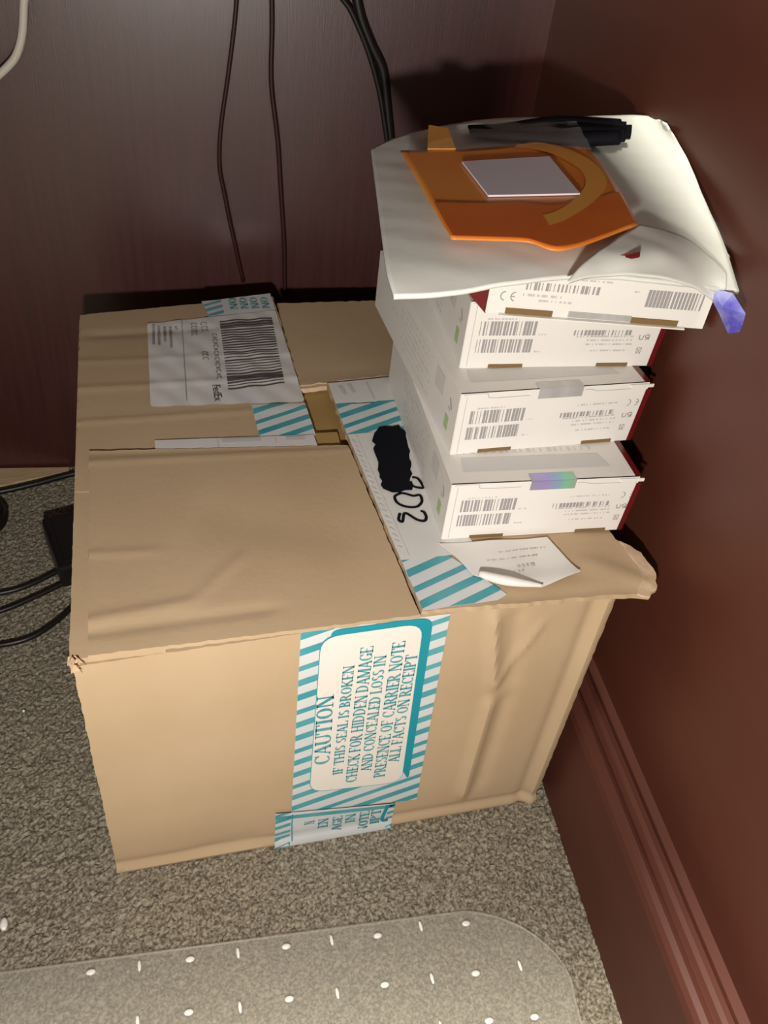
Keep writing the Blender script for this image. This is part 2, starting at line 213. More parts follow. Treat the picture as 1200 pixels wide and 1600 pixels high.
def loft(name, grid, m, parent, n=6, thick=0, wob=0, lift=0):
    """smooth sheet through a grid of points"""
    g = [[Vector(p) for p in row] for row in grid]
    def dens(row):
        o = []
        for i in range(len(row)-1):
            a, b, c, d = row[max(i-1, 0)], row[i], row[i+1], row[min(i+2, len(row)-1)]
            o += [cat1(a, b, c, d, k/n) for k in range(n)]
        return o+[row[-1]]
    rows = [dens(r) for r in g]; cols = [dens(list(c)) for c in zip(*rows)]
    bm = bmesh.new()
    vs = [[bm.verts.new(p+Vector((0, 0, lift+(wob*math.sin(p.x*210+p.y*90)*math.sin(p.y*160-p.x*60) if wob else 0)))) for p in c] for c in cols]
    for a, b in zip(vs, vs[1:]):
        for k in range(len(a)-1): bm.faces.new((a[k], a[k+1], b[k+1], b[k]))
    bmesh.ops.recalc_face_normals(bm, faces=bm.faces[:])
    if sum(f.normal.z for f in bm.faces) < 0: bmesh.ops.reverse_faces(bm, faces=bm.faces[:])
    if thick:
        top = list(bm.verts)
        r = bmesh.ops.extrude_face_region(bm, geom=bm.faces[:])
        for v in [q for q in r['geom'] if isinstance(q, bmesh.types.BMVert)]: v.co.z += thick*0
        new = {q for q in r['geom'] if isinstance(q, bmesh.types.BMVert)}
        for v in top: v.co.z -= thick
        bmesh.ops.recalc_face_normals(bm, faces=bm.faces[:])
    return link(name, bm, m, parent, smooth=True)
flatmap = lambda zt: (lambda x, y, h: Vector((x, y, zt+h)))
def rects(x0, y0, x1, y1, n, fill=.6, rnd=True, ax=0):
    """n bars side by side between two corners (barcode, rows of tiny type)"""
    o = []; L = (x1-x0) if ax == 0 else (y1-y0); t = 0; s = L/n
    for i in range(n):
        w = s*fill*(random.choice((.4, .8, 1.3)) if rnd else 1)
        a = i*s
        if ax == 0: o.append([(x0+a, y0), (x0+a+w, y0), (x0+a+w, y1), (x0+a, y1)])
        else: o.append([(x0, y0+a), (x1, y0+a), (x1, y0+a+w), (x0, y0+a+w)])
    return o
def quadpt(q, u, v):
    a, b, c, d = [Vector(p[:2]) for p in q]
    return (a*(1-u)+b*u)*(1-v)+(d*(1-u)+c*u)*v
def clip(poly, quad):
    """clip a polygon by a convex quad"""
    c = sum((Vector(p[:2]) for p in quad), Vector((0, 0)))/len(quad)
    out = [Vector(p[:2]) for p in poly]
    for i in range(len(quad)):
        a, b = Vector(quad[i][:2]), Vector(quad[(i+1) % len(quad)][:2]); n = Vector((-(b-a).y, (b-a).x))
        if (c-a).dot(n) < 0: n = -n
        src, out = out, []
        for j in range(len(src)):
            p, q = src[j], src[(j+1) % len(src)]; dp, dq = (p-a).dot(n), (q-a).dot(n)
            if dp >= 0: out.append(p)
            if (dp >= 0) != (dq >= 0): out.append(p+(q-p)*(dp/(dp-dq)))
        if len(out) < 3: return None
    return out
def stripes(quad, pitch, width, slope, phase=0):
    xs = [p[0] for p in quad]; ys = [p[1] for p in quad]; o = []
    y = min(ys)-abs(slope)*(max(xs)-min(xs))-pitch+phase
    k = 0
    while y < max(ys)+abs(slope)*(max(xs)-min(xs)):
        a, b = min(xs)-.01, max(xs)+.01
        w = width*(1.0 if k % 3 else .75)
        p = clip([(a, y), (b, y+slope*(b-a)), (b, y+slope*(b-a)+w), (a, y+w)], quad)
        if p: o.append(p)
        y += pitch; k += 1
    return o
def ribbon(pts, w):
    """flat marker stroke as quads"""
    P = [Vector(p[:2]) for p in pts]; Q = []
    for i in range(len(P)-1):
        a, b, c, d = P[max(i-1, 0)], P[i], P[i+1], P[min(i+2, len(P)-1)]
        Q += [cat1(a, b, c, d, k/6) for k in range(6)]
    Q.append(P[-1]); o = []; L = []
    for i, q in enumerate(Q):
        d = (Q[min(i+1, len(Q)-1)]-Q[max(i-1, 0)]).normalized(); n = Vector((-d.y, d.x))*w/2
        L.append((q+n, q-n))
    for a, b in zip(L, L[1:]): o.append([a[0], a[1], b[1], b[0]])
    return o
# --- serif capitals as flat strokes (unit cap height)
TK, TN = .16, .075
def ln(x0, y0, x1, y1, w):
    d = Vector((x1-x0, y1-y0)); n = Vector((-d.y, d.x)).normalized()*w/2; a, b = Vector((x0, y0)), Vector((x1, y1))
    return [a+n, a-n, b-n, b+n]
def sf(x, y, w=.3): return ln(x-w/2, y, x+w/2, y, .055)
def vs_(x, w=TK, y0=0, y1=1): return [ln(x, y0, x, y1, w)]+([sf(x, .03)] if y0 == 0 else [])+([sf(x, .97)] if y1 == 1 else [])
def arc(cx, cy, rx, ry, a0, a1, tk=TK):
    o = []; n = 12; pr = None
    for i in range(n+1):
        a = math.radians(a0+(a1-a0)*i/n); w = TN+(tk-TN)*abs(math.cos(a))
        c, s = math.cos(a), math.sin(a)
        q = (Vector((cx+rx*c, cy+ry*s)), Vector((cx+(rx-w)*c, cy+(ry-min(w, .09))*s)))
        if pr: o.append([pr[0], pr[1], q[1], q[0]])
        pr = q
    return o
GL = {
 'A': (.74, [ln(.37, 1, .12, 0, TN), ln(.36, 1, .64, 0, TK), ln(.2, .33, .55, .33, TN), sf(.1, .03, .24), sf(.64, .03, .26)]),
 'B': (.66, vs_(.14)+arc(.25, .74, .27, .26, -90, 90)+arc(.25, .26, .33, .26, -90, 90)),
 'C': (.70, arc(.38, .5, .34, .5, 45, 315)+[ln(.63, .68, .63, .98, TN)]),
 'D': (.76, vs_(.14)+arc(.25, .5, .45, .5, -90, 90)),
 'E': (.62, vs_(.14)+[ln(.1, .96, .55, .96, TN), ln(.1, .04, .58, .04, TN), ln(.14, .5, .44, .5, TN), ln(.54, .76, .54, 1, TN), ln(.57, 0, .57, .26, TN)]),
 'F': (.60, vs_(.14)+[ln(.1, .96, .55, .96, TN), ln(.14, .5, .44, .5, TN), ln(.54, .76, .54, 1, TN)]),
 'G': (.76, arc(.38, .5, .34, .5, 45, 315)+[ln(.63, .68, .63, .98, TN), ln(.62, .05, .62, .45, TK), sf(.62, .43, .28)]),
 'H': (.78, vs_(.14)+vs_(.62)+[ln(.14, .5, .62, .5, TN)]),
 'I': (.34, vs_(.17)),
 'K': (.74, vs_(.14)+[ln(.2, .42, .6, .98, TN), ln(.28, .55, .64, 0, TK), sf(.6, .97, .24), sf(.64, .03, .24)]),
 'L': (.60, vs_(.14)+[ln(.1, .04, .56, .04, TN), ln(.55, 0, .55, .28, TN)]),
 'M': (.92, vs_(.12, TN)+vs_(.78)+[ln(.14, 1, .45, .05, TK), ln(.45, .05, .76, 1, TN)]),
 'N': (.78, vs_(.12, TN)+vs_(.64, TN)+[ln(.14, 1, .63, 0, TK)]),
 'O': (.76, arc(.38, .5, .34, .5, 0, 360)),
 'P': (.62, vs_(.14)+arc(.24, .72, .32, .28, -90, 90)),
 'R': (.72, vs_(.14)+arc(.24, .72, .32, .28, -90, 90)+[ln(.34, .46, .62, 0, TK), sf(.64, .03, .2)]),
 'S': (.56, arc(.28, .74, .23, .26, 30, 270)+arc(.28, .26, .24, .26, -150, 90)),
 'T': (.68, vs_(.34)+[ln(.05, .96, .63, .96, TN), ln(.05, .74, .05, 1, TN), ln(.63, .74, .63, 1, TN)]),
 'U': (.76, [ln(.14, .3, .14, 1, TK), ln(.62, .3, .62, 1, TN), sf(.14, .97), sf(.62, .97)]+arc(.38, .33, .31, .33, 180, 360)),
 ' ': (.30, []),
}
def words(s, p0, p1, p2):
    """serif line set from p0 to p1 with capitals reaching towards p2"""
    w = sum(GL[c][0] for c in s); a = Vector(p0[:2]); ex = (Vector(p1[:2])-a)/w; ey = Vector(p2[:2])-a
    ey = ey-ex*(ey.dot(ex)/ex.dot(ex))
    x = 0; o = []
    for c in s:
        for q in GL[c][1]: o.append([a+ex*(x+v.x)+ey*v.y for v in q])
        x += GL[c][0]
    return o

# ---------------------------------------------------------------- the room under the desk
def wallmat(o): return tag(o, kind='structure')
cs, sn = math.cos(YAW), math.sin(YAW)
bm = bmesh.new(); box(bm, -1.6, -2.4, -.02, 1.2, 1.0, -.001)
wallmat(link('floor', bm, M['carpetbase']))
bm = bmesh.new(); box(bm, -1.0, 0, 0, 1.0, .02, .76)
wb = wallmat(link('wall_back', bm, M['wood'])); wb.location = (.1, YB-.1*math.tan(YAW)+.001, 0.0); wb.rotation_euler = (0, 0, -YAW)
bm = bmesh.new(); box(bm, .036, -1.1, 0, .056, .49, .76)
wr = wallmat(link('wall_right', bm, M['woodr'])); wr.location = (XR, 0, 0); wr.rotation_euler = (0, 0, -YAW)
# baseboard with a stepped and rounded moulding along its top
prof = [(0, 0), (0, .097), (.0015, .102), (.004, .105), (.008, .106), (.011, .105), (.0125, .102), (.015, .1015), (.017, .104), (.020, .1055), (.024, .105), (.027, .102), (.029, .1005), (.0365, .1005), (.0365, 0)]
bm = bmesh.new()
A = [bm.verts.new((x, -1.1, z)) for x, z in prof]; B = [bm.verts.new((x, .455, z)) for x, z in prof]
for i in range(len(prof)): bm.faces.new((A[i], A[(i+1) % len(prof)], B[(i+1) % len(prof)], B[i]))
bm.faces.new(A); bm.faces.new(B[::-1]); bmesh.ops.recalc_face_normals(bm, faces=bm.faces[:])
bb = wallmat(link('baseboard_right', bm, M['mould'])); bb.location = (XR, 0, 0); bb.rotation_euler = (0, 0, -YAW)
bm = bmesh.new(); box(bm, -1.0, -.62, 0, .345, .0, .03, bev=.003)  # unseen desk top overhead, keeps the room light off the box
dk = wallmat(link('desk_top', bm, M['desk'])); dk.location = (.02, YB+.0, .765); dk.rotation_euler = (0, 0, -YAW)
# carpet pile: jittered tufts
bm = bmesh.new(); st = .0024; x0, x1, y0, y1 = -.40, .41, -.34, .495
nx, ny = int((x1-x0)/st), int((y1-y0)/st)
gv = []
for i in range(nx+1):
    r = []
    for j in range(ny+1):
        x, y = x0+i*st, y0+j*st
        lim = XR+.0005+y*math.tan(YAW); ybk = YB-x*math.tan(YAW)+.002
        r.append(bm.verts.new((min(x+random.uniform(-.001, .001), lim), min(y+random.uniform(-.001, .001), ybk), 0 if 0 < x < W and 0 < y < D else random.uniform(0, .0024))))
    gv.append(r)
for i in range(nx):
    for j in range(ny):
        if gv[i+1][j].co.x-gv[i][j].co.x > 1e-5: bm.faces.new((gv[i][j], gv[i+1][j], gv[i+1][j+1], gv[i][j+1]))
bmesh.ops.delete(bm, geom=[f for f in bm.faces if all(.004 < v.co.x < W-.004 and .004 < v.co.y < D-.004 for v in f.verts)], context='FACES_ONLY')
loose = [v for v in bm.verts if not v.link_faces]
bmesh.ops.delete(bm, geom=loose, context='VERTS')
cp = link('carpet_pile', bm, M['carpet']); tag(cp, 'short speckled grey brown carpet pile under the desk', 'carpet', kind='stuff')
# pale strip along the foot of the back panel, left of the box
bm = bmesh.new()
pv = [(-.30, .502), (-.044, .4795), (-.044, .4735), (-.114, .456), (-.30, .425)]
lo = [bm.verts.new((x, y, .0)) for x, y in pv]; hi = [bm.verts.new((x, y, .004)) for x, y in pv]
bm.faces.new(hi); bm.faces.new(lo[::-1])
for i in range(5): bm.faces.new((lo[i], lo[(i+1) % 5], hi[(i+1) % 5], hi[i]))
bmesh.ops.recalc_face_normals(bm, faces=bm.faces[:])
wallmat(link('trim_2', bm, M['strip']))

# ---------------------------------------------------------------- the big cardboard box
BOX = thing('cardboard_box', (0, 0, 0), 'large worn brown corrugated shipping box with caution tape, standing on the carpet', 'box')
T = .005
fcr = creases([(.246, .25, .262, .16, .0040, .0045), (.262, .16, .262, .02, .0045, .0042), (.262, .25, .275, .16, -.0022, .006), (.275, .16, .275, .03, -.0022, .005),
               (.285, .235, .262, .165, .0018, .003), (.316, .249, .316, .0, -.002, .004), (.325, .249, .325, 0, .003, .004),
               (0, .014, .33, .012, -.0014, .004), (0, .006, .33, .004, .0022, .004), (.0, .249, .0, .12, .0015, .006), (.05, .015, .11, .022, -.001, .008)])
fmap = lambda x, z, h: Vector((x, -h, z))
sheet('front_panel', [[(0, .001), (W, .001), (W, H-.001), (.2, H), (0, H-.008)]], M['card'], BOX, fmap, fcr, .003, thick=T, jit=.0004)
def sidemap(xx, s): return lambda y, z, h: Vector((xx+s*h, y, z))
lcr = creases([(0, .249, .375, .249, .002, .008), (0, .0, 0, .249, .001, .005)])
sheet('side_panel', [[(T, .001), (D, .001), (D, H-.005), (T, H-.005)]], M['card'], BOX, sidemap(0, -1), lcr, .01, thick=T)
sheet('side_panel', [[(T, .001), (D, .001), (D, H-.005), (T, H-.005)]], M['card'], BOX, sidemap(W, 1), lcr, .01, thick=T)
bx('back_panel', M['card'], BOX, T, D-T, .001, W-T, D, H-.004)
bx('bottom_panel', M['card'], BOX, T, T, .001, W-T, D-T, .006)
# top flaps
acr = creases([(.0, .262, .17, .262, .0007, .004), (.0, .300, .17, .298, .0005, .004), (.0, .218, .165, .222, .0006, .003), (0, .34, .12, .345, -.001, .006)])
fa = sheet('rear_left_flap', [[(.0, .375), (.168, .399), (.1685, .36), (.1680, .25), (.168, .170), (.168, .14), (0, .14)]], M['card'], BOX, flatmap(H), acr, .003, thick=.004, jit=.0005)
bcr = creases([(.0, .168, .19, .163, .0006, .003), (.0, .078, .055, .074, .0006, .003), (0, .022, .075, .030, .0010, .004), (.066, .028, .105, .068, .0007, .0035), (0, .014, .12, .018, -.0010, .004), (0, .178, .19, .166, -.0006, .004), (.07,.11,.18,.07,-.0008,.02)])
fb = [tuple(p[:2]) for p in G['FL_B']]
fb = [(.003, -.001), (.198, .0), (.1895, .168), (.010, .182)]
sheet('front_left_flap', [[(.009, -.002), (.198, -.001), (.1895, .168), (.0085, .181)]], M['card'], BOX, flatmap(H+.0022), bcr, .003, thick=.003, jit=.0004)
sheet('left_rim_flap', [[(-.001, -.001), (.05, -.001), (.05, .138), (.0, .205), (-.0005, .20)]], M['card'], BOX, flatmap(H-.0004), None, .01, thick=.004, jit=.0003)
sheet('rear_right_flap', [[(.170, .384), (.330, .384), (.330, .255), (.244, .257), (.168, .249)]], M['card'], BOX, flatmap(H+.0012), creases([(.17, .252, .33, .258, .001, .004)]), .008, thick=.004, jit=.0008)
sheet('torn_edge', [[(.168, .2485), (.244, .2565), (.244, .253), (.168, .245)]], M['cardedge'], BOX, flatmap(H+.0008), None, .008, thick=.004, jit=.0008)
dcr = creases([(.245, .003, .36, -.003, -.0012, .006), (.31, .03, .36, .0, .0015, .008)])
def dh(x, y):
    s = dcr(x, y)
    if x > .325: s -= ((x-.325)/.04)**2*.006
    return s
sheet('right_flap', [[(.1895, .249), (.33, .254), (.345, .12), (.350, .046), (.3645, .034), (.3655, .019), (.3585, .003), (.350, -.006), (.325, -.003), (.252, -.001), (.1995, .001), (.191, .168)]], M['card'], BOX, flatmap(H+.003), dh, .003, thick=.004, jit=.0007)
sheet('torn_edge', [[(.352, .044), (.3645, .034), (.3662, .019), (.3595, .002), (.349, -.0075), (.341, -.004), (.351, .008), (.355, .022)]], M['cardedge'], BOX, flatmap(H+.0036), dh, .003, thick=.002, jit=.0014)
# opening between the flaps: the inner flap one layer down
sheet('inner_flap', [[(.150, .262), (.215, .262), (.215, .155), (.150, .155)]], M['cardin'], BOX, flatmap(H-.0055), None, .01, thick=.004)
sheet('inner_flap', [[(.150, .190), (.186, .189), (.186, .165), (.150, .165)]], M['cardin'], BOX, flatmap(H-.0015), None, .01, thick=.004, jit=.0004)
# crushed corner at the front left
bm = bmesh.new()
for k in range(8):
    a = random.uniform(0, 6.28); c = Vector((random.uniform(-.0015, .005), random.uniform(-.003, .003), H+random.uniform(-.009, -.001)))
    u = Vector((math.cos(a), .2*math.sin(a), math.sin(a)))*random.uniform(.002, .0038); v = Vector((-math.sin(a)*.4, .6, .5*math.cos(a)))*random.uniform(.002, .005)
    p = [bm.verts.new(c+x) for x in (-u-v, u-v*.6, u*.8+v, -u*.7+v)]
    q = [bm.verts.new(x.co+Vector((0, -.0012, .0008))) for x in p]
    bm.faces.new(q); bm.faces.new(p[::-1])
    for i in range(4): bm.faces.new((p[i], p[(i+1) % 4], q[(i+1) % 4], q[i]))
bmesh.ops.recalc_face_normals(bm, faces=bm.faces[:])
tag(link('crushed_corner', bm, M['cardedge'], BOX), 'torn crushed front left corner of the box')

# ---- printing, labels and tape on the box
tf = [(.1262, .2485), (.2175, .2485), (.224, .034), (.1266, .045)]
tp = sheet('caution_tape', [tf], M['tape'], BOX, fmap, fcr, .003, off=.0005)
tag(tp, 'teal and white caution tape strip on the box front')
st_ = stripes(tf, .0148, .0062, .34)+[]
sheet('tape_stripes', st_, M['teal'], tp, fmap, fcr, .02, off=.0008)
lf = G['LABF']
def rounded(q, r, n=5):
    o = []
    for i in range(4):
        p0, p, p1 = Vector(q[i-1][:2]), Vector(q[i][:2]), Vector(q[(i+1) % 4][:2])
        a = p+(p0-p).normalized()*r; b = p+(p1-p).normalized()*r
        for k in range(n+1):
            t = k/n; o.append(a*(1-t)**2+p*2*t*(1-t)+b*t*t)
    return o
field = [(.1385, .2415), (.2010, .2435), (.2080, .0650), (.1390, .0715)]
outer = [(.1378, .2445), (.2062, .2472), (.2128, .0700), (.1384, .0710)]
def big(q, d):
    c = sum((Vector(p) for p in q), Vector((0, 0)))/4; return [Vector(p)+(Vector(p)-c).normalized()*d for p in q]
sheet('tape_border', [rounded(big(field, .0012), .013)], M['teal'], tp, fmap, fcr, .02, off=.0010)
sheet('tape_border', [rounded([(.1415, .2470), (.2070, .2480), (.2135, .0640), (.2075, .0800)], .010)], M['tealdeep'], tp, fmap, fcr, .02, off=.0011)
sheet('tape_field', [rounded(field, .0125)], M['cream'], tp, fmap, fcr, .02, off=.0013)
tx = []
for s, a, b, c in G['TXT']: tx += words(s, a, b, c)
sheet('tape_lettering', tx, M['tealdeep'] if False else M['teal'], tp, fmap, None, .5, off=.0017, cut=False)
# lower overlapping piece of tape
t2 = [(.1146, .0515), (.2062, .0370), (.2062, .0015), (.1146, .0015)]
tq = sheet('tape_tail', [t2], M['tape'], BOX, fmap, fcr, .005, off=.0024); tag(tq, 'overlapping lower end of the caution tape')
sheet('tape_stripes', stripes([t2[0], (.126, .0498), (.126, .0015), t2[3]], .009, .0042, .30)+[clip([(.11, .043), (.21, .031), (.21, .035), (.11, .048)], t2)]+stripes([(.201, .037), t2[1], t2[2], (.201, .0015)], .010, .004, .3), M['teal'], tq, fmap, fcr, .02, off=.0027)
tx = []
for s, x in (('N', .144), ('EN', .1545), ('AGE', .1655), ('IN', .1755), ('NOTE', .1865), ('IPT', .1955)):
    tx += words(s, (x, .0335-.0085*len(s)+.004), (x, .0335), (x-.0075, .0335-.0085*len(s)+.004)) if .0335-.0085*len(s)+.004 > .0015 else words(s[-3:], (x, .003), (x, .0335), (x-.0075, .003))
sheet('tape_lettering', tx, M['teal'], tq, fmap, None, .5, off=.0030, cut=False)
sheet('tape_border', ribbon([(.2005, .0370), (.1985, .026), (.1975, .018), (.1995, .0145), (.2025, .0150)], .0030), M['tealdeep'], tq, fmap, None, .5, off=.0031, cut=False)

sheet('tape_border', ribbon([(.127, .0475), (.127, .03), (.128, .003)], .0008), M['tealdeep'], tq, fmap, None, .5, off=.0031, cut=False)
fz = flatmap(0)
def q2(n): return [tuple(p[:2]) for p in G[n]]
def tape_on(name, quad, pitch, width, slope, zt, h, ph=0, m='teal'):
    o = sheet('tape_strip', [quad], M['tape'], BOX, flatmap(zt), h, .006, off=.0004, jit=.0003)
    sheet('tape_stripes', stripes(quad, pitch, width, slope, ph), M[m], o, flatmap(zt), h, .006, off=.0008)
    return o
# shipping label on the rear left flap
lw = lambda x, y: acr(x, y)+.0005*math.sin(x*260+y*60)*math.sin(y*120)
lb = sheet('shipping_label', [rounded([(.0545, .355), (.1665, .372), (.1680, .2275), (.0520, .2315)], .003)], M['label'], BOX, flatmap(H), lw, .003, off=.0010)
tag(lb, 'white shipping label with a tall barcode on the rear left flap')
pr = G['L1']
def quad_bars(q, n, fill=.5, rnd=True):
    o = []; t = 0
    for i in range(n):
        a = i/n; w = fill/n*(random.choice((.5, .9, 1.4)) if rnd else 1)
        o.append([quadpt(q, 0, a), quadpt(q, 1, a), quadpt(q, 1, a+w), quadpt(q, 0, a+w)])
    return o
sheet('barcode', quad_bars([pr['bar'][0], pr['bar'][1], pr['bar'][2], pr['bar'][3]], 27, .55), M['ink'], lb, flatmap(H), lw, .003, off=.0015)
tt = ribbon(pr['line'], .0008)
for k in ('t1', 't2', 't3', 't4', 'a'): 
    a, b = Vector(pr[k][0][:2]), Vector(pr[k][1][:2]); n = max(2, int((b-a).length/.0028))
    for i in range(n): tt += ribbon([a+(b-a)*(i/n), a+(b-a)*((i+.7)/n)], .0022)
sheet('label_lettering', tt, M['grey'], lb, flatmap(H), lw, .003, off=.0015)
tt = []
for k, ww in (('b1', .004), ('b2', .0045), ('c1', .004), ('n', .0032)):
    a, b = Vector(pr[k][0][:2]), Vector(pr[k][1][:2]); n = max(2, int((b-a).length/.0045))
    for i in range(n): 
        p, q = a+(b-a)*(i/n), a+(b-a)*((i+.62)/n)
        tt += ribbon([p, q], ww) if k == 'n' and i % 2 else ribbon([p+Vector((ww/2, 0)), q+Vector((ww/2, 0))], .0011)+ribbon([p-Vector((ww/2, 0)), q-Vector((ww/2, 0))], .0011)+ribbon([p+Vector((-ww/2, 0)), p+Vector((ww/2, 0))], .0011)
sheet('label_lettering', tt, M['grey'], lb, flatmap(H), lw, .003, off=.0015)
def bfont(s, loc, size, rz, m, parent, name='label_lettering', tilt=None, sx=1):
    cu = bpy.data.curves.new('txt', 'FONT'); cu.body = s; cu.size = size; cu.resolution_u = 3
    t = bpy.data.objects.new('txt', cu); C.objects.link(t)
    bpy.context.view_layer.update()
    me = bpy.data.meshes.new_from_object(t.evaluated_get(bpy.context.evaluated_depsgraph_get()))
    bpy.data.objects.remove(t); me.name = name
    me.transform(Matrix.Translation(loc) @ Matrix.Rotation(rz, 4, 'Z') @ Matrix.Scale(sx, 4, (1, 0, 0)))
    me.materials.clear(); me.materials.append(m)
    o = bpy.data.objects.new(name, me); C.objects.link(o); o.parent = parent; return o
bfont('FedEx', (.0995, .254, H+.0026), .009, -math.pi/2, M['ink'], lb)
# second label emerging from under the front flap
l2 = sheet('shipping_label', [[(.053, .1895), (.167, .184), (.168, .164), (.053, .172)]], M['label'], BOX, flatmap(H), acr, .003, off=.0012)
sheet('barcode', [[(.10, .1855), (.128, .1842), (.128, .180), (.10, .181)], [(.146, .1832), (.160, .1825), (.160, .178), (.146, .179)], [(.0965, .1872), (.0973, .1872), (.0973, .176), (.0965, .176)], [(.138, .185), (.1388, .185), (.1388, .176), (.138, .176)]], M['pale'], l2, flatmap(H), acr, .003, off=.0017)
# tape pieces on the rear-left flap
r_ = sheet('tape_strip', [[(.103, .3915), (.1665, .4040), (.1665, .3725), (.107, .3645)]], M['tape'], BOX, flatmap(H), acr, .003, off=.0007, jit=.0003)
tp_ = [ribbon([(x, .368+(x-.1)*.1), (x+.0006, .398)], .0026) for x in (.124, .133, .142, .151, .160)]
tt = []
for x in (.127, .1365, .146, .1555):
    tt += words('ON', (x, .395), (x, .374), (x+.0065, .395))
sheet('tape_lettering', tt, M['teal'], r_, flatmap(H), acr, .5, off=.0016, cut=False)
sheet('tape_stripes', stripes([(.103, .3915), (.120, .395), (.121, .367), (.107, .3645)], .010, .0045, .5), M['teal'], r_, flatmap(H), acr, .003, off=.0013)
tape_on('m', [(.1265, .2285), (.1680, .2265), (.1690, .184), (.1275, .1845)], .0135, .0055, .42, H, acr, .004)
# right flap: tape, label with marker writing, tape
ZD = H+.003
c0 = sheet('address_label', [[(.1905, .2475), (.245, .2525), (.245, .2180), (.1905, .2170)]], M['label'], BOX, flatmap(ZD), None, .01, off=.0004)
sheet('label_lettering', ribbon([(.199, .243), (.201, .230)], .003)+ribbon([(.2065, .245), (.2085, .232)], .003)+ribbon([(.2215, .246), (.2225, .221)], .0009), M['pale'], c0, flatmap(ZD), None, .5, off=.0009, cut=False)
tape_on('c', [(.1905, .2180), (.245, .2190), (.245, .178), (.1912, .176)], .013, .0060, .42, ZD, None, .002)
ld = sheet('address_label', [[(.1915, .178), (.245, .180), (.249, .0440), (.1975, .0440)]], M['label'], BOX, flatmap(ZD), None, .01, off=.0009, jit=.0002)
tag(ld, 'white label with handwritten 902 and a black marker scribble')
sheet('label_lettering', ribbon([(.1975, .176), (.2035, .046)], .0007)+ribbon([(.2400, .0560), (.2415, .0450)], .0008)+[p for i in range(20) for p in ribbon([(.1930+.0003*i, .170-.006*i), (.1950+.0003*i, .167-.006*i+random.uniform(-.001, .001))], .0016)], M['faint'], ld, flatmap(ZD), None, .5, off=.0014, cut=False)
sc = [tuple(p[:2]) for p in G['SCR']]
sb = sheet('marker_scribble', [sc], M['marker'], ld, flatmap(ZD), None, .02, off=.0017, jit=.0014)
sheet('marker_lettering', [q for n in G['N2'] for q in ribbon([(p[0], p[1]) for p in n], .0021)], M['marker'], ld, flatmap(ZD), None, .5, off=.0016, cut=False)
tape_on('d', [(.1978, .0450), (.2270, .0470), (.2400, .0300), (.2560, .0060), (.2480, .0020), (.2000, .0010)], .0135, .0060, .40, ZD, None, .006)

